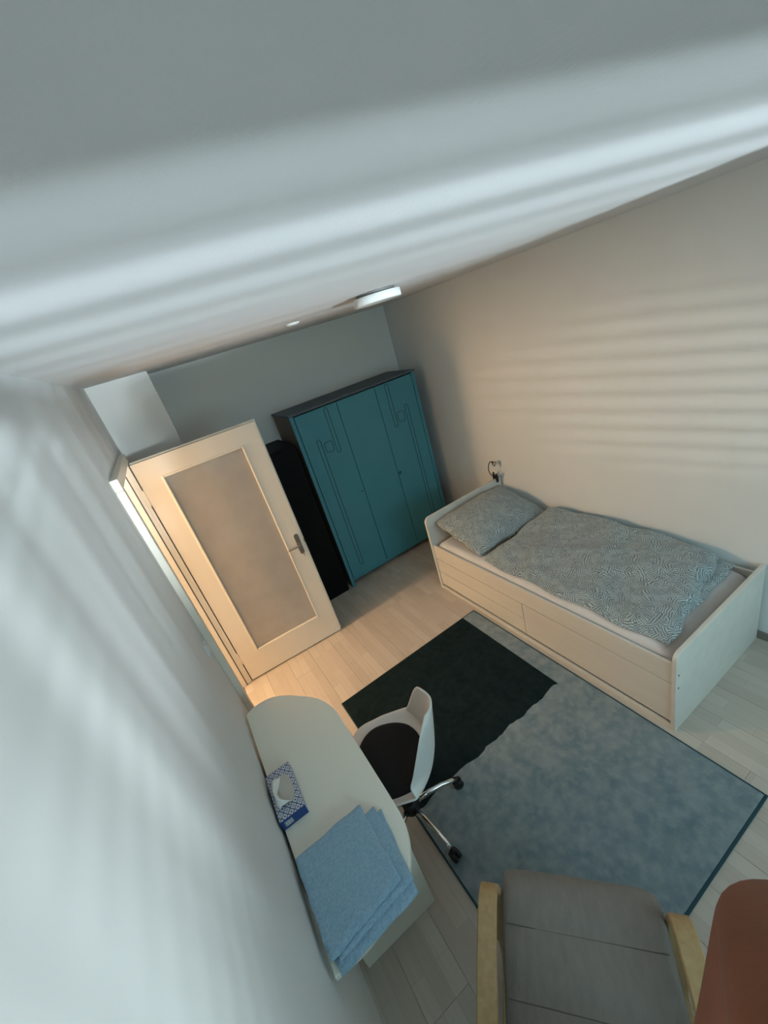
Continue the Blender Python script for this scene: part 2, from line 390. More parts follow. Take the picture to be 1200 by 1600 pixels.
# ------------------------------------------------------------------ structure: floor, walls, ceiling
floor = struct(obj('floor', bx(-0.02, W+.1, -1.25, L+.1, -.12, -.012), M['base']), 'pale laminate floor of light wood planks')
pw_, pl_ = .195, 1.285
pbm = bx(-pw_/2+.0004, pw_/2-.0004, -pl_/2+.0004, pl_/2-.0004, -.012, 0, bev=.0008, seg=1)
pme = bpy.data.meshes.new('plank'); pbm.to_mesh(pme); pbm.free(); pme.materials.append(M['plank'])
row = 0; x = -.05
while x < W:
    y = -1.25 - random.random()*1.0
    while y < L:
        y0, y1 = max(y, -1.25), min(y+pl_, L)
        if y1 - y0 > .05:
            o = bpy.data.objects.new('plank', pme); C.objects.link(o); o.parent = floor
            o.location = (x+pw_/2, (y0+y1)/2, 0); o.scale = (1, (y1-y0)/pl_, 1)
        y += pl_
    x += pw_; row += 1
# hall floor beyond the door
hf = struct(obj('floor_hall', bx(-1.6, -.055, 1.6, 4.7, -.12, -.001), M['plank']), 'warmly lit hall floor seen through the doorway')
st = struct(obj('trim_2', bx(-.115, -.055+.004, 2.67, 3.53, -.004, .006, bev=.002), M['steel']), 'door threshold strip')

DY0, DY1, DZ = 2.665, 3.535, 2.005             # door opening
bm = bmesh.new()
box(bm, -.15, 0, -.6, DY0, -.05, H+.05); box(bm, -.15, 0, DY1, L+.1, -.05, H+.05); box(bm, -.15, 0, DY0, DY1, DZ, H+.05)
struct(obj('wall_left', bm, M['wall_left']), 'white plaster wall left of the desk, with the doorway')
struct(obj('wall_right', bx(W, W+.15, -1.3, L+.1, -.05, H+.05), M['wall']), 'off-white wall along the bed with soft stripes of blind light')
struct(obj('wall_far', bx(0, W, L, L+.15, -.05, H+.05), M['wall_far']), 'plain wall behind the wardrobe')
struct(obj('wall_pillar', bx(0, .397, 3.88, L+.01, -.02, H+.02), M['wall']), 'boxed-in corner pillar beside the door')
struct(obj('ceiling', bx(-.02, W+.1, -1.3, L+.1, H, H+.12), M['ceiling']), 'white ceiling with streaks of daylight')
bm = bmesh.new(); u0, u1, z0, z1 = WIN
box(bm, -.2, u0, -.22, 0, -.05, H+.05); box(bm, u1, 3.1, -.22, 0, -.05, H+.05); box(bm, u0, u1, -.22, 0, -.05, z0); box(bm, u0, u1, -.22, 0, z1, H+.05)
o = struct(obj('wall_back', bm, M['wall']), 'window wall behind the photographer'); o.matrix_world = WM
# hall shell
bm = bmesh.new()
box(bm, -1.75, -1.6, 1.5, 4.8, -.05, H+.05); box(bm, -1.6, -.15, 1.5, 1.6, -.05, H+.05); box(bm, -1.6, -.15, 4.7, 4.8, -.05, H+.05)
struct(obj('wall_hall', bm, M['wall']), 'hall walls beyond the door')
struct(obj('ceiling_hall', bx(-1.7, -.02, 1.5, 4.8, H, H+.1), M['ceiling']), 'hall ceiling beyond the door')
# baseboards
struct(obj('baseboard_right', bx(W-.014, W, -.9, L, 0, .055, bev=.003), M['base']), 'low grey-brown skirting along the right wall')
struct(obj('baseboard_far', bx(.40, W-.014, L-.014, L, 0, .055, bev=.003), M['base']), 'low grey-brown skirting behind the wardrobe')

# window with blind
win = struct(empty('window_1'), 'window behind the photographer'); win.matrix_world = WM
fr = .06
obj('window_frame', box(box(box(box(bmesh.new(), u0, u0+fr, -.16, -.10, z0, z1), u1-fr, u1, -.16, -.10, z0, z1), u0+fr, u1-fr, -.16, -.10, z0, z0+fr), u0+fr, u1-fr, -.16, -.10, z1-fr, z1), M['plug'], win)
obj('window_pane', bx(u0+fr, u1-fr, -.135, -.130, z0+fr, z1-fr), M['winglass'], win)
obj('window_sill', bx(u0, u1, -.10, .12, z0-.03, z0, bev=.004), M['plug'], win)
bl = tag(empty('window_blind'), 'white slatted window blind half open behind the photographer', 'blind'); bl.matrix_world = WM @ Matrix.Translation((0, -.06, 0))
obj('head_rail', bx(u0+.01, u1-.01, -.02, .02, z1-.04, z1-.001), M['blind'], bl)
SP, SWD, TILT = .062, .050, math.radians(-24)
sbm = bmesh.new(); box(sbm, u0+.02, u1-.02, -SWD/2, SWD/2, -.0012, .0012)
sme = bpy.data.meshes.new('slat'); sbm.to_mesh(sme); sbm.free(); sme.materials.append(M['blind'])
z = z1 - .075
while z > z0 + .03:
    o = bpy.data.objects.new('slat', sme); C.objects.link(o); o.parent = bl; o.location = (0, 0, z); o.rotation_euler = (TILT, 0, 0); z -= SP
for uu in (u0+.25, u1-.25): obj('cord', tube([(uu, 0, z0+.02), (uu, 0, z1-.04)], .0012, 6), M['blind'], bl)

# ------------------------------------------------------------------ door and casing
tr = struct(empty('trim_1'), 'cream painted door casing on the left wall')
obj('jamb', bx(-.15, .004, DY1-.004, DY1+.012, 0, DZ+.01), M['trim'], tr)
obj('jamb', bx(-.15, .004, DY0-.012, DY0+.004, 0, DZ+.01), M['trim'], tr)
obj('head_jamb', bx(-.15, .004, DY0, DY1, DZ-.004, DZ+.012), M['trim'], tr)
obj('casing', bx(0, .024, DY1, DY1+.072, 0, DZ-.0005, bev=.003), M['trim'], tr)
obj('casing', bx(0, .034, DY0-.072, DY0-.002, 0, DZ-.0005, bev=.003), M['trim'], tr)
obj('head_casing', bx(0, .034, DY0-.072, DY1+.072, DZ, 2.062, bev=.003), M['trim'], tr)
obj('rebate_stop', bx(-.15, -.022, DY1-.016, DY1-.003, 0, DZ, bev=.002), M['trim'], tr)
obj('seal', bx(-.021, -.016, DY1-.006, DY1-.003, 0, DZ), M['groove'], tr)
door = struct(empty('door_1', (.032, 3.534, 0), math.radians(-3.87)), 'open cream door with a frosted glass panel and steel lever')
lw = .846; gx0, gx1, gz0, gz1 = .135, .712, .245, 1.855; zb, zt = .012, 1.985
obj('stile', bx(0, gx0, 0, .026, zb, zt), M['door_front'], door)
obj('stile', bx(gx1, lw, 0, .026, zb, zt), M['door_front'], door)
obj('rail', bx(gx0, gx1, 0, .026, gz1, zt), M['door_front'], door)
obj('rail', bx(gx0, gx1, 0, .026, zb, gz0), M['door_front'], door)
bm = bmesh.new(); e = .012
box(bm, 0, gx0, .0285, .042, zb, zt+e); box(bm, gx1, lw+e, .0285, .042, zb, zt+e); box(bm, gx0, gx1, .0285, .042, gz1, zt+e); box(bm, gx0, gx1, .0285, .042, zb, gz0)
obj('rebate_lip', bm, M['door_front'], door)
bm = bmesh.new(); box(bm, .003, gx0, .026, .0285, zb, zt-.001); box(bm, gx1, lw-.003, .026, .0285, zb, zt-.001); box(bm, gx0, gx1, .026, .0285, gz1, zt-.001); box(bm, gx0, gx1, .026, .0285, zb, gz0)
obj('rebate_groove', bm, M['groove'], door)
obj('glass_pane', bx(gx0-.002, gx1+.002, .016, .021, gz0-.002, gz1+.002), M['glass'], door)
for a in ((gx0, gx0+.016, gz0, gz1), (gx1-.016, gx1, gz0, gz1), (gx0+.016, gx1-.016, gz0, gz0+.016), (gx0+.016, gx1-.016, gz1-.016, gz1)):
    obj('glazing_bead', bx(a[0], a[1], -.005, .0158, a[2], a[3], bev=.004), M['door_front'], door)
hd = obj('handle_plate', prism(rnd_rect(.782, .818, .872, 1.058, .017), 'y', -.007, 0, bev=.002), M['steel'], door); hd['label'] = 'brushed steel lock plate'
obj('lever', tube(smoothpath([(.800, -.005, .968), (.800, -.040, .968), (.790, -.052, .968), (.755, -.054, .968), (.690, -.052, .967)], 5), .0075, 10), M['steel'], hd, True)
obj('key', tube([(.800, -.005, .895), (.800, -.030, .895)], .003, 8), M['key'], hd)
obj('key_ring', tube([(.800, -.026, .895), (.803, -.027, .872), (.804, -.026, .855)], [.006, .004, .002], 8), M['key'], hd)
obj('latch', bx(lw+.001, lw+.010, .008, .022, .955, .98), M['steel'], door)
for hz in (.255, 1.745):
    h = obj('hinge', lathe([(.008, hz-.055), (.008, hz-.001), (.0065, hz), (.008, hz+.001), (.008, hz+.055), (.004, hz+.062)], 12, (-.006, .004, 0)), M['trim'], door, True)
    obj('hinge_leaf', bx(-.030, -.012, .004, .010, hz-.05, hz+.05), M['trim'], h)

sw = tag(empty('light_switch', (0, 2.44, 1.16)), 'white light switch on the left wall beside the door casing', 'light switch')
obj('plate', prism(rnd_rect(-.04, .04, -.04, .04, .008), 'x', 0, .009, bev=.002), M['wall'], sw)
obj('rocker', bx(.009, .014, -.027, .027, -.027, .027, bev=.002), M['wall'], sw)

# ------------------------------------------------------------------ ceiling fittings
LC = (1.545, 2.53)
cl = tag(empty('ceiling_lamp', (LC[0], LC[1], H)), 'round flat white ceiling lamp, switched off', 'lamp')
obj('base_plate', lathe([(.105, -.016), (.105, 0)], 40), M['lampgrey'], cl)
obj('drum', lathe([(.128, -.016), (.132, -.018), (.132, -.052), (.126, -.056), (.121, -.054)], 48), M['lampwhite'], cl, True)
obj('diffuser', lathe([(.0, -.052), (.121, -.0515)], 48), M['bulbglass'], cl)
cc = tag(empty('smoke_alarm', (1.30, 3.22, H)), 'small white round disc on the ceiling left of the lamp', 'smoke alarm')
obj('housing', lathe([(.0, -.016), (.03, -.015), (.046, -.007), (.048, 0)], 28), M['lampwhite'], cc, True)
obj('screw', lathe([(.0, -.0185), (.005, -.018), (.006, -.014)], 10), M['lampgrey'], cc)

# ------------------------------------------------------------------ wardrobe
wx0, wx1, wy0, wy1, wh = 1.264, 2.626, 3.972, L-.016, 1.867
wr = tag(empty('wardrobe', (0, 0, 0)), 'three-door teal wardrobe with grooved doors in the far corner', 'wardrobe')
for a, b in ((wx0, wx0+.022), (wx1-.022, wx1)):
    s = obj('side_panel', bx(a, b, wy0+.012, wy1, 0, wh-.02), M['wside'], wr); s['label'] = 'brown side panel'
for a, b in ((wx0, wx0+.036), (wx1-.036, wx1)):
    obj('front_post', bx(a, b, wy0, wy0+.0118, 0, wh-.02, bev=.002), M['teal'], wr)
o = obj('top_panel', bx(wx0-.008, wx1+.008, wy0-.010, wy1, wh-.02, wh, bev=.003), M['wtop'], wr); o['label'] = 'grey-blue top'
obj('back_panel', bx(wx0+.022, wx1-.022, wy1-.008, wy1, .06, wh-.02), M['wside'], wr)
obj('floor_panel', bx(wx0+.022, wx1-.022, wy0+.025, wy1-.008, .075, .095), M['wside'], wr)
obj('plinth_rail', bx(wx0+.036, wx1-.036, wy0+.006, wy0+.024, .068, .096, bev=.002), M['teal'], wr)
def capsule(cx, za, zb, r=.018, n=6):
    return [(cx + r*math.cos(a), zb - r + r*math.sin(a)) for a in [PI*k/n for k in range(n+1)]] + [(cx + r*math.cos(a), za + r + r*math.sin(a)) for a in [PI + PI*k/n for k in range(n+1)]]
xs = [wx0+.039, 1.731, 2.149, wx1-.039]
for k in range(3):
    a, b = xs[k]+.0025, xs[k+1]-.0025
    d = obj('door', bx(a, b, wy0, wy0+.018, .100, wh-.030, bev=.0025), M['teal'], wr)
    if k != 1:
        s = 1 if k == 0 else -1; x0 = a if k == 0 else b
        for shp in (capsule(x0+s*.14, .20, 1.575), capsule(x0+s*.305, 1.395, wh-.045), rnd_rect(min(x0+s*.185, x0+s*.265), max(x0+s*.185, x0+s*.265), 1.432, 1.528, .016, 4)):
            pts = [(u, wy0+.0005, v) for u, v in shp]; pts.append(pts[0])
            obj('groove_shade_line', tube(pts, .0032, 6, caps=False), M['teal_line'], d)
        kx = b-.028 if k == 0 else a+.0
    if k == 0:
        obj('keyhole', lathe([(.007, -.003), (.007, .003)], 12, (b-.026, wy0, .94), 'y'), M['groove'], d)
    if k == 2:
        obj('knob', lathe([(.0, -.026), (.010, -.025), (.013, -.019), (.008, -.010), (.006, .0)], 16, (a+.012, wy0, .937), 'y'), M['knob'], d, True)
        obj('key_plate', lathe([(.018, -.002), (.018, .001)], 16, (a+.022, wy0, .937), 'y'), M['teal_line'], d)
# black cabinet
bc = tag(empty('tall_cabinet', (0, 0, 0)), 'tall black cabinet between the open door and the teal wardrobe', 'cabinet')
obj('body', bx(.74, 1.225, 4.000, L-.016, 0.0, 1.60), M['black'], bc)
obj('door', bx(.742, 1.223, 3.978, 3.998, .06, 1.598, bev=.002), M['black'], bc)
obj('plinth', bx(.745, 1.22, 3.985, 3.9995, 0, .058), M['black'], bc)
obj('top_panel', bx(.735, 1.228, 3.976, L-.016, 1.60, 1.622, bev=.002), M['black'], bc)

# ------------------------------------------------------------------ bed
b0, b1, ya, yb = 1.859, W-.018, 1.195, 3.212
bed = tag(empty('bed', (0, 0, 0)), 'cream single bed with drawers standing along the right wall', 'bed')
def endboard(y0, y1, h, r):
    o = [(b1, 0), (b1, h)]
    for k in range(7):
        a = PI/2 + PI/2*k/6; o.append((b0 + r + r*math.cos(a), h - r + r*math.sin(a)))
    o += [(b0, 0)]
    return prism(o, 'y', y0, y1, bev=.003)
obj('footboard', endboard(ya, ya+.024, .557, .042), M['bedwhite'], bed)
obj('headboard', endboard(yb-.024, yb, .757, .050), M['bedwhite'], bed)
obj('side_rail', bx(b0+.012, b0+.030, ya+.0245, yb-.0245, .341, .478, bev=.002), M['bedwhite'], bed)
obj('wall_rail', bx(b1-.022, b1-.004, ya+.0245, yb-.0245, .20, .50, bev=.002), M['bedwhite'], bed)
ym = 2.200
d1 = obj('drawer', bx(b0+.013, b0+.031, ya+.027, ym-.0025, .048, .333, bev=.002), M['bedwhite'], bed)
obj('front_board', bx(b0+.013, b0+.031, ym+.0025, yb-.027, .198, .333, bev=.002), M['bedwhite'], bed)
d2 = obj('drawer', bx(b0+.013, b0+.031, ym+.0025, yb-.027, .048, .192, bev=.002), M['bedwhite'], bed)
obj('drawer_box', bx(b0+.033, b0+.55, ya+.06, ym-.03, .05, .25), M['bedgap'], d1); obj('drawer_box', bx(b0+.033, b0+.55, ym+.03, yb-.06, .05, .18), M['bedgap'], d2)
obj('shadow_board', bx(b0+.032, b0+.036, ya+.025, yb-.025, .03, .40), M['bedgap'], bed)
obj('plinth_strip', bx(b0+.004, b0+.022, ya+.0245, yb-.0245, 0, .030, bev=.002), M['bedwhite'], bed)
obj('slat_base', bx(b0+.037, b1-.024, ya+.025, yb-.025, .30, .33), M['bedwhite'], bed)
for zz in (.415, .325): obj('screw', lathe([(.0055, -.0015), (.0055, .002)], 10, (b0+.020, ya, zz), 'y'), M['screw'], bed)

# mattress in a fitted sheet
mz = .512
mt = obj('mattress', puffy([(b0+.036, ya+.045), (b1-.03, ya+.045), (b1-.03, yb-.032), (b0+.036, yb-.032)], 30, 44,
    lambda u, v, p: mz + .004*wob(p.x*1.5, p.y*1.5), lambda u, v, p: .332, edge=.06, pw=.35), M['sheet'], None, True)
tag(mt, 'mattress in a pale grey fitted sheet on the bed', 'mattress')
# duvet
def dtop(u, v, p):
    z = .562 + .050*max(0, min(1, (p.x-2.05)/.6))
    z += .016*wob(p.x*1.2, p.y*1.1) + .010*wob(p.x*2.2+1, p.y*1.9, 2)
    z += .030*math.exp(-((p.y-2.0)/.5)**2)*max(0, (p.x-2.0)/.7)
    z -= .030*max(0, 1-u/.10)
    return z
def dbot(u, v, p): return mz + .006
dv = empty('duvet', (0, 0, 0)); tag(dv, 'crumpled duvet with grey-teal leaf print spread over the bed', 'duvet')
obj('cover', puffy([(1.925, 1.262), (2.742, 1.392), (2.745, 2.64), (1.918, 2.585)], 60, 90, dtop, dbot, edge=.05, pw=.5, wav=.010), M['duvet'], dv, True)
obj('under_fold', puffy([(1.99, 1.300), (2.750, 1.318), (2.752, 1.70), (1.99, 1.65)], 40, 24, lambda u, v, p: .548 + .006*wob(p.x*3, p.y*3), lambda u, v, p: mz+.004, edge=.08, pw=.5, wav=.006), M['duvet'], dv, True)
# pillow leaning against the headboard
pm = bmesh.new()
def ptop(u, v, p):
    c = (4*u*(1-u))**.55 * (4*v*(1-v))**.55
    return .03 + .105*c + .008*wob(p.x*4, p.y*4)
pm = puffy([(-.41, -.26), (.40, -.30), (.41, .27), (-.39, .29)], 40, 32, ptop, lambda u, v, p: .0 - .012*(16*u*(1-u)*v*(1-v)), edge=.45, pw=.30, wav=.005)
pil = obj('pillow', pm, M['duvet'], None, True)
pil.location = (2.335, 2.905, .600); pil.rotation_euler = (math.radians(17), math.radians(-1), math.radians(2))
tag(pil, 'pillow with grey-teal leaf print leaning on the headboard', 'pillow')

# clip-on reading lamp
rl = tag(empty('clip_lamp', (2.735, yb, .757)), 'small black gooseneck clip lamp clamped on the headboard', 'lamp')
obj('clip_jaw', prism(rnd_rect(-.014, .014, -.035, .035, .013), 'y', -.036, -.026, bev=.003), M['blackmetal'], rl)
o = obj('clip_jaw', prism(rnd_rect(-.014, .014, -.04, .045, .013), 'y', .003, .013, bev=.003), M['blackmetal'], rl)
obj('clip_spring', tube([(0, -.034, .018), (0, .011, .018)], .013, 12), M['blackmetal'], rl)
obj('grip', tube([(-.006, -.03, .01), (-.012, -.040, .04), (-.016, -.046, .062)], [.009, .011, .009], 10), M['blackmetal'], rl, True)
obj('grip', tube([(.006, .008, .01), (.010, .018, .035), (.012, .024, .058)], [.009, .010, .008], 10), M['blackmetal'], rl, True)
obj('gooseneck', tube(smoothpath([(-.010, -.01, .03), (-.048, -.012, .062), (-.068, -.012, .115), (-.060, -.014, .165), (-.036, -.016, .188), (-.012, -.02, .178), (.000, -.022, .160)], 6), .0042, 8), M['blackmetal'], rl, True)
ax = Matrix.Translation((.006, -.026, .152)) @ Matrix.Rotation(math.radians(125), 4, 'X') @ Matrix.Rotation(math.radians(20), 4, 'Y')
hb = bmesh.new(); b2 = lathe([(.0, -.030), (.010, -.029), (.021, -.010), (.025, .010), (.022, .010), (.0, .006)], 20); join(hb, b2, ax)
hh = obj('lamp_head', hb, M['steel'], rl, True)
hb = bmesh.new(); join(hb, lathe([(.0, .014), (.012, .012), (.020, .0085)], 20), ax); obj('lens', hb, M['bulbglass'], hh, True)

# ------------------------------------------------------------------ rug
rx0, rx1, ry0, ry1 = .520, 1.829, .795, 2.737
rug = tag(empty('rug', (0, 0, 0)), 'teal-grey rug with one large dark square, in the middle of the floor', 'rug')
jag = [(rx1-.135 - (rx1-.135-rx0-.008)*k/46, 1.800 + .010*math.sin(k*1.7) + .008*math.sin(k*.61+1) + random.uniform(-.006, .006)) for k in range(47)]
jag = [(x_, 1.800 + .006*math.sin(k*.83) + .005*math.sin(k*.37+1) + random.uniform(-.004, .004)) for k, (x_, y_) in enumerate(jag)]
obj('pile', prism([(rx0+.008, ry0+.012)] + [(rx1-.008, ry0+.012), (rx1-.008, ry1-.008), (rx0+.008, ry1-.008)], 'z', .0005, .0105, bev=.003), M['rug'], rug)
dk = [(rx0+.008, ry1-.008), (rx0+.008, jag[-1][1])] + jag[::-1][1:-1] + [(rx1-.135, 1.797), (rx1-.128, ry1-.008)]
o = obj('dark_field', prism(dk, 'z', .004, .0115), M['rugdark'], rug); o['label'] = 'dark anthracite square with a ragged near edge'
for a in ((rx0, rx1, ry0, ry0+.012), (rx0, rx1, ry1-.008, ry1), (rx0, rx0+.008, ry0+.012, ry1-.008), (rx1-.008, rx1, ry0+.012, ry1-.008)):
    obj('binding', bx(*a, .0005, .010, bev=.003), M['rugedge'], rug)

# ------------------------------------------------------------------ desk
dz = .740
dk = tag(empty('desk', (0, 0, 0)), 'narrow cream desk with rounded ends against the left wall', 'desk')
ol = [(.012, 1.174), (.09, 1.170), (.162, 1.176)] + [(p.x, p.y) for p in smoothpath([(.162, 1.176, 0), (.240, 1.192, 0), (.317, 1.232, 0), (.372, 1.303, 0), (.400, 1.385, 0), (.404, 1.50, 0)], 5)][1:] + \
     [(.405, 1.76), (.404, 1.95)] + [(p.x, p.y) for p in smoothpath([(.404, 1.95, 0), (.399, 2.033, 0), (.362, 2.14, 0), (.294, 2.231, 0), (.225, 2.305, 0), (.147, 2.355, 0), (.07, 2.362, 0), (.012, 2.342, 0)], 5)][1:]
obj('desk_top', prism(ol, 'z', dz-.026, dz, bev=.003), M['desk'], dk)
obj('end_panel', bx(.030, .388, 1.446, 1.466, 0, dz-.027, bev=.002), M['desk'], dk)
obj('end_panel', bx(.030, .30, 2.08, 2.10, 0, dz-.027, bev=.002), M['desk'], dk)
obj('back_panel', bx(.034, .050, 1.4665, 2.0795, .35, dz-.027, bev=.002), M['desk'], dk)

# tissue box
tb = tag(empty('tissue_box', (.065, 1.764, dz), math.radians(-1)), 'blue and white patterned tissue box on the desk by the wall', 'tissue box')
hx, hy, hh_ = .053, .111, .050
obj('carton', bx(-hx, hx, -hy+.001, hy-.001, .0005, hh_, bev=.001, seg=1), M['lattice'], tb)
e1 = obj('end_flap', bx(-hx, hx, -hy-.0006, -hy+.0004, .0005, hh_-.0005), M['boxblue'], tb)
obj('end_flap', bx(-hx, hx, hy-.0004, hy+.0006, .0005, hh_-.0005), M['boxblue'], tb)
obj('barcode', bx(-.040, -.006, -hy-.0012, -hy-.0006, .012, .038), M['barcode'], e1)
ov = [(.036*math.copysign(abs(math.cos(a))**.75, math.cos(a))+.002, .068*math.copysign(abs(math.sin(a))**.75, math.sin(a))+.004) for a in [2*PI*k/36 for k in range(36)]]
obj('opening_film', prism(ov, 'z', hh_-.002, hh_+.0008), M['tissue_in'], tb)
tm = bmesh.new(); nu, nv = 12, 18; vv = {}
for i in range(nu+1):
    for j in range(nv+1):
        u = i/nu; v = j/nv; y = -.068 + .128*v
        wdt = .012 + .030*abs(2*v-1)**1.4 * (1 if v < .5 else .8)
        x = -.020 + (u-.5)*wdt*1.3 - .014*math.sin(PI*v) + (.012 if v < .2 else 0)*(1-v/.2)
        z = hh_ + .004 + .034*math.sin(PI*u)*(.45+.55*math.sin(PI*min(1, v*1.05))) + .004*math.sin(9*u+11*v)
        vv[i, j] = tm.verts.new((x, y, z))
for i in range(nu):
    for j in range(nv): tm.faces.new((vv[i,j], vv[i+1,j], vv[i+1,j+1], vv[i,j+1]))
ts = obj('tissue', tm, M['tissue'], tb, True); sm = ts.modifiers.new('solid', 'SOLIDIFY'); sm.thickness = .0012

# folded towel
tw = tag(empty('towel', (0, 0, 0)), 'folded light blue terry towel on the near end of the desk', 'towel')
def slab(quad, zb, zt, nm, n=30, wav=.0015, s=0):
    return obj(nm, puffy(quad, n, n, lambda u, v, p: zt + .0035*wob(p.x*9, p.y*9, s), lambda u, v, p: zb, edge=.05, pw=.35, wav=wav), M['towel'], tw, True)
slab([(.030, 1.158), (.322, 1.172), (.352, 1.462), (.030, 1.440)], dz+.0006, dz+.020, 'lower_fold', s=1)
slab([(.040, 1.180), (.330, 1.205), (.333, 1.478), (.035, 1.465)], dz+.018, dz+.034, 'middle_fold', s=2)
slab([(.020, 1.188), (.296, 1.222), (.292, 1.512), (.018, 1.506)], dz+.032, dz+.050, 'upper_fold', s=3)

# ------------------------------------------------------------------ desk chair
HB = (.516, 1.779); HEAD = math.radians(149)
ch = tag(empty('desk_chair', (HB[0], HB[1], .012), HEAD), 'white plastic swivel chair with black seat pad at the desk', 'chair')
prof = [(.215, .428, .150), (.20, .444, .185), (.15, .448, .212), (.07, .442, .225), (-.02, .434, .230), (-.10, .434, .230), (-.165, .450, .228), (-.205, .488, .222), (-.228, .545, .205), (-.243, .61, .184), (-.256, .68, .168), (-.267, .745, .148), (-.275, .795, .118), (-.280, .822, .066)]
pp = smoothpath([(a, b, c) for a, b, c in prof], 3)
sb = bmesh.new(); NU = 24; sv = {}
for j, q_ in enumerate(pp):
    tq = j/(len(pp)-1)
    for i in range(NU+1):
        u = -1 + 2*i/NU; back = max(0, min(1, (tq-.38)/.25)); seat = 1 - back
        curl = abs(u)**2.2
        f = q_.x + back*(.135*(1-.70*max(0, (tq-.60)/.40)))*curl
        z = q_.y + seat*(.058*min(1, tq*4))*curl + .045*math.sin(PI*max(0, min(1, (tq-.22)/.45)))*curl
        sv[i, j] = sb.verts.new((f, u*q_.z*(1+.03*seat), z))
for j in range(len(pp)-1):
    for i in range(NU): sb.faces.new((sv[i,j], sv[i+1,j], sv[i+1,j+1], sv[i,j+1]))
shl = obj('shell', sb, M['shell'], ch, True); m_ = shl.modifiers.new('solid', 'SOLIDIFY'); m_.thickness = .010; m_.offset = -1
m_ = shl.modifiers.new('sub', 'SUBSURF'); m_.levels = 1; m_.render_levels = 1
pad_o = [(.175*math.copysign(abs(math.cos(a))**.8, math.cos(a)) + .01, .192*math.copysign(abs(math.sin(a))**.8, math.sin(a))) for a in [2*PI*k/40 for k in range(40)]]
pb = bmesh.new(); top = []; bot = []
def ring(s, z): return [pb.verts.new((x*s, y*s, z + .030*min(1, abs(y*s)/.21)**2.6)) for x, y in pad_o]
rr = [ring(.97, .456), ring(1.0, .464), ring(.985, .474), ring(.90, .480), ring(.6, .482), ring(.25, .481)]
for a, b in zip(rr, rr[1:]):
    for k in range(40): pb.faces.new((a[k], a[(k+1) % 40], b[(k+1) % 40], b[k]))
pb.faces.new(rr[-1]); pb.faces.new(rr[0][::-1])
obj('seat_pad', pb, M['pad'], ch, True)
obj('mount_plate', bx(-.11, .11, -.10, .10, .405, .432, bev=.004), M['rubber'], ch)
obj('gas_column', lathe([(.028, .13), (.028, .26), (.016, .262), (.016, .406)], 18), M['rubber'], ch, True)
obj('hub', lathe([(.036, .068), (.042, .075), (.040, .125), (.030, .14)], 20), M['rubber'], ch, True)
for k in range(5):
    wa = math.radians(-7.5 - 72*k) - HEAD
    lg = obj('leg', tube([(.03, 0, .108), (.10, 0, .110), (.19, 0, .100), (.245, 0, .080), (.268, 0, .070)], [.015, .0145, .0125, .0125, .0135], 12), M['chrome'], ch, True)
    lg.rotation_euler = (0, 0, wa)
    cs = obj('castor', tube([(.272, 0, .082), (.272, 0, .05)], .006, 8), M['rubber'], lg)
    for s in (-1, 1):
        w = bmesh.new(); join(w, lathe([(.010, -.009), (.024, -.009), (.027, -.005), (.027, .005), (.024, .009), (.010, .009)], 20, (0, 0, 0), 'y'), Matrix.Translation((.280, s*.0125, .0275)))
        obj('wheel', w, M['rubber'], lg, True)
    obj('castor_hood', tube([(.262, 0, .058), (.275, 0, .064), (.290, 0, .056)], [.012, .014, .010], 10), M['rubber'], lg, True)

# ------------------------------------------------------------------ armchair
AF = Vector((.684, .729, 0)); aang = math.atan2(AF.y, AF.x)
ac = tag(empty('armchair', (.782, .962, .0115), aang - .045), 'bentwood armchair with taupe cushion in the foreground', 'armchair')
# local x = forward, y = left
fpath = smoothpath([(-.66, 0, .42), (-.45, 0, .50), (-.25, 0, .545), (-.13, 0, .552), (-.075, 0, .535), (-.045, 0, .48), (-.045, 0, .36), (-.06, 0, .18), (-.07, 0, .07), (-.10, 0, .022), (-.18, 0, .0145), (-.40, 0, .0145), (-.70, 0, .0145)], 6)
for yy in (.292, -.272):
    o = obj('arm_frame', sweep_rect([(p.x, yy, p.z) for p in fpath], (0, 1, 0), .060, .024), M['wood'], ac, True); o['label'] = 'light birch bentwood arm and leg'
    m_ = o.modifiers.new('es', 'EDGE_SPLIT'); m_.split_angle = math.radians(35)
    o = obj('rear_leg', sweep_rect(smoothpath([(-.62, yy, .435), (-.66, yy, .25), (-.70, yy, .10), (-.74, yy, .016)], 4), (0, 1, 0), .05, .022), M['wood'], ac, True)
obj('cross_rail', bx(-.10, -.06, -.242, .262, .20, .24, bev=.004), M['wood'], ac)
obj('cross_rail', bx(-.66, -.62, -.242, .262, .22, .26, bev=.004), M['wood'], ac)
cpath = smoothpath([(-.015, 0, .325), (.020, 0, .37), (.010, 0, .425), (-.05, 0, .448), (-.14, 0, .440), (-.26, 0, .410), (-.38, 0, .378), (-.46, 0, .375), (-.53, 0, .42), (-.58, 0, .52), (-.64, 0, .68), (-.70, 0, .86), (-.735, 0, .99), (-.745, 0, 1.03)], 6)
seams = (.19, .315, .50, .67, .84)
cb = bmesh.new(); n = len(cpath); rings = []; NV = 26; hw = .248; tot = [0]
for i in range(1, n): tot.append(tot[-1] + (cpath[i]-cpath[i-1]).length)
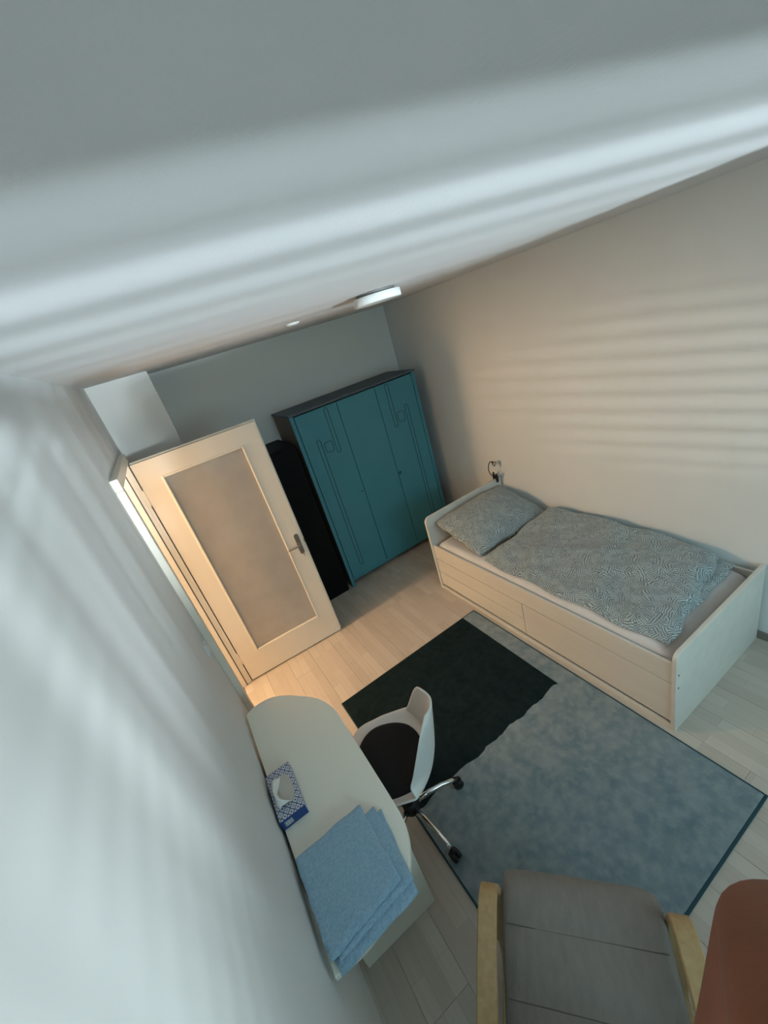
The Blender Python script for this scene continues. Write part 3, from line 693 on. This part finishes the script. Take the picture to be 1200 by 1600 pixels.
for i, p in enumerate(cpath):
    t = (cpath[min(i+1, n-1)] - cpath[max(i-1, 0)]).normalized(); nn = Vector((t.z, 0, -t.x)); nn = nn if nn.z > 0 or i > n*.55 else -nn
    if i > n*.55 and nn.x < 0: nn = -nn
    s = tot[i]/tot[-1]; puff = 1.0
    for q_ in seams: puff = min(puff, .72 + .28*min(1, abs(s-q_)/.035))
    endf = min(1, min(s, 1-s)/.03); th = .062*puff*(.35+.65*endf)
    ringv = []
    for k in range(NV):
        a = 2*PI*k/NV; yy = math.copysign(abs(math.cos(a))**.28, math.cos(a))*hw*(1 - .06*(1-endf)); off = math.copysign(abs(math.sin(a))**.55, math.sin(a))
        z_ = th/2*off
        wr_ = .0035*math.sin(yy*70 + s*20)*math.sin(s*40)*(1 if off > 0 else 0)*max(0, 1-abs(s-.12)/.14)
        ringv.append(cb.verts.new(Vector((p.x, yy + .010, p.z)) + nn*(z_ + wr_)))
    rings.append(ringv)
for i in range(n-1):
    for k in range(NV): cb.faces.new((rings[i][k], rings[i][(k+1) % NV], rings[i+1][(k+1) % NV], rings[i+1][k]))
cb.faces.new(rings[0][::-1]); cb.faces.new(rings[-1])
cu = obj('cushion', cb, M['armfab'], ac, True)
for q_ in seams[:4]:
    i = min(range(n), key=lambda k: abs(tot[k]/tot[-1]-q_)); p = cpath[i]; t = (cpath[min(i+1, n-1)] - cpath[max(i-1, 0)]).normalized()
    nn = Vector((t.z, 0, -t.x)); nn = nn if (nn.z > 0 and i <= n*.55) or (i > n*.55 and nn.x > 0) else -nn
    obj('seam', tube([Vector((p.x, yy, p.z)) + nn*.0225 for yy in (-.225, -.1, .01, .12, .245)], .0015, 6), M['seam'], cu)
for s in (-1, 1):
    obj('piping', tube([(p.x, s*(hw-.001) + .010, p.z) for p in cpath[3:-3]], .0035, 6), M['armfab'], cu, True)

# ------------------------------------------------------------------ the photographer, reaching up with a phone
def skin_mesh(name, nodes, edges, root, m, parent=None, sub=2):
    bm = bmesh.new(); lay = bm.verts.layers.skin.verify(); vs = []
    for k, (p, r) in enumerate(nodes):
        v = bm.verts.new(p); v[lay].radius = (r, r) if not hasattr(r, '__len__') else r; v[lay].use_root = (k == root); vs.append(v)
    for a, b in edges: bm.edges.new((vs[a], vs[b]))
    me = bpy.data.meshes.new(name); bm.to_mesh(me); bm.free(); me.materials.append(m)
    o = bpy.data.objects.new(name, me); C.objects.link(o)
    s = o.modifiers.new('skin', 'SKIN'); s.use_smooth_shade = True
    if sub: d = o.modifiers.new('sub', 'SUBSURF'); d.levels = sub; d.render_levels = sub
    if parent is not None: o.parent = parent
    return o
RT, UP, FW = Vector(CR.col[0]), Vector(CR.col[1]), -Vector(CR.col[2])
def cs(r, u, f): return CAM + RT*r + UP*u + FW*f      # metres right / up / ahead of where the phone is held
elb = Vector((.482, .463, 1.890)); sho = Vector((.424, .440, 1.600)); wri = cs(.075, -.150, .035); pal = cs(.050, -.105, -.020)
neck = Vector((.665, .30, 1.62)); sho2 = Vector((.86, .20, 1.56))
nodes = [((.80, -.02, .96), .13), ((.75, .10, 1.16), .125), ((.70, .22, 1.38), .135), (neck, .062), ((.675, .325, 1.70), .058), ((.69, .35, 1.80), .088), ((.70, .36, 1.875), .07),
         ((.575, .345, 1.565), .078), (sho, .062), ((sho*.5+elb*.5), .052), (elb, .046), (elb*.55+wri*.45, .040), (wri, .028), (pal, .030),
         ((.775, .235, 1.555), .078), (sho2, .060), ((.98, .16, 1.30), .046), ((.99, .24, 1.07), .036), ((.97, .27, .98), .028),
         ((.715, .02, .88), .095), ((.70, .03, .50), .066), ((.69, -.03, .12), .040), ((.72, .07, .045), .036),
         ((.885, -.06, .88), .095), ((.90, -.05, .50), .066), ((.91, -.12, .12), .040), ((.94, -.02, .045), .036)]
edges = [(0,1),(1,2),(2,3),(3,4),(4,5),(5,6),(2,7),(7,8),(8,9),(9,10),(10,11),(11,12),(12,13),(2,14),(14,15),(15,16),(16,17),(17,18),(0,19),(19,20),(20,21),(21,22),(0,23),(23,24),(24,25),(25,26)]
# left hand: fingers curl round the phone edges behind the lens
def finger(base, pts):
    global nodes, edges
    pv = base
    for p, r in pts: nodes.append((p, r)); edges.append((pv, len(nodes)-1)); pv = len(nodes)-1
for k, dx in enumerate((.062, .064, .062, .056)):
    uu = -.045 - .022*k
    finger(13, [(cs(dx-.002, uu, -.022), .0105), (cs(dx-.006, uu+.004, -.002 - .012), .0095), (cs(.040, uu+.004, -.006-.012), .0085)])
finger(13, [(cs(.018, -.115, -.030), .012), (cs(-.012, -.095, -.026), .0105), (cs(-.034, -.082, -.020), .009)])
person = skin_mesh('person', nodes, edges, 0, M['skin'], sub=3)
tag(person, 'bare bent arm of the photographer at the bottom right edge', 'person')
N = lambda i, r: (nodes[i][0], r)
skin_mesh('shirt', [N(0, .15), N(1, .142), N(2, .152), (neck - Vector((0, .01, .03)), .075), N(7, .092), (sho, .076), (sho*.72+elb*.28, .070), N(14, .092), (sho2, .074), ((.90, .185, 1.47), .068)],
          [(0,1),(1,2),(2,3),(2,4),(4,5),(5,6),(2,7),(7,8),(8,9)], 0, M['shirt'], person)
skin_mesh('trousers', [((.80, -.02, .93), .150), N(19, .108), N(20, .080), ((.69, -.03, .11), .064), N(23, .108), N(24, .080), ((.91, -.12, .11), .064)], [(0,1),(1,2),(2,3),(0,4),(4,5),(5,6)], 0, M['trousers'], person)
skin_mesh('hair', [((.665, .335, 1.845), .088), ((.68, .345, 1.885), .082), ((.645, .315, 1.79), .07)], [(0,1),(0,2)], 0, M['hair'], person)
fd = (Vector((.70, .36, 1.80)) - Vector((.66, .31, 1.80))).normalized(); sd = Vector((fd.y, -fd.x, 0)); hc = Vector((.695, .355, 1.80))
for s in (-1, 1):
    e = obj('eye', lathe([(.0, -.009), (.008, -.005), (.0105, 0), (.008, .005), (.0, .009)], 10, hc + fd*.083 + sd*s*.03 + Vector((0, 0, .012))), M['tissue'], person, True)
    obj('ear', lathe([(.0, -.03), (.012, -.02), (.014, .005), (.010, .025), (.0, .032)], 10, hc + sd*s*.088), M['skin'], person, True)
obj('nose', tube([hc + fd*.082 + Vector((0, 0, .012)), hc + fd*.100 + Vector((0, 0, -.018)), hc + fd*.086 + Vector((0, 0, -.026))], [.007, .013, .009], 10), M['skin'], person, True)
obj('mouth', tube([hc + fd*.080 + sd*-.024 + Vector((0, 0, -.05)), hc + fd*.087 + Vector((0, 0, -.05)), hc + fd*.080 + sd*.024 + Vector((0, 0, -.05))], [.003, .007, .003], 8), M['seam'], person, True)
ph = empty('smartphone'); ph.matrix_world = Matrix.Translation(cs(.012, -.055, -.008)) @ CR.to_4x4()
tag(ph, 'black phone held up in the photographer\'s hand', 'phone')
obj('phone_body', prism(rnd_rect(-.036, .036, -.075, .075, .010), 'z', 0, .008, bev=.002), M['phone'], ph)
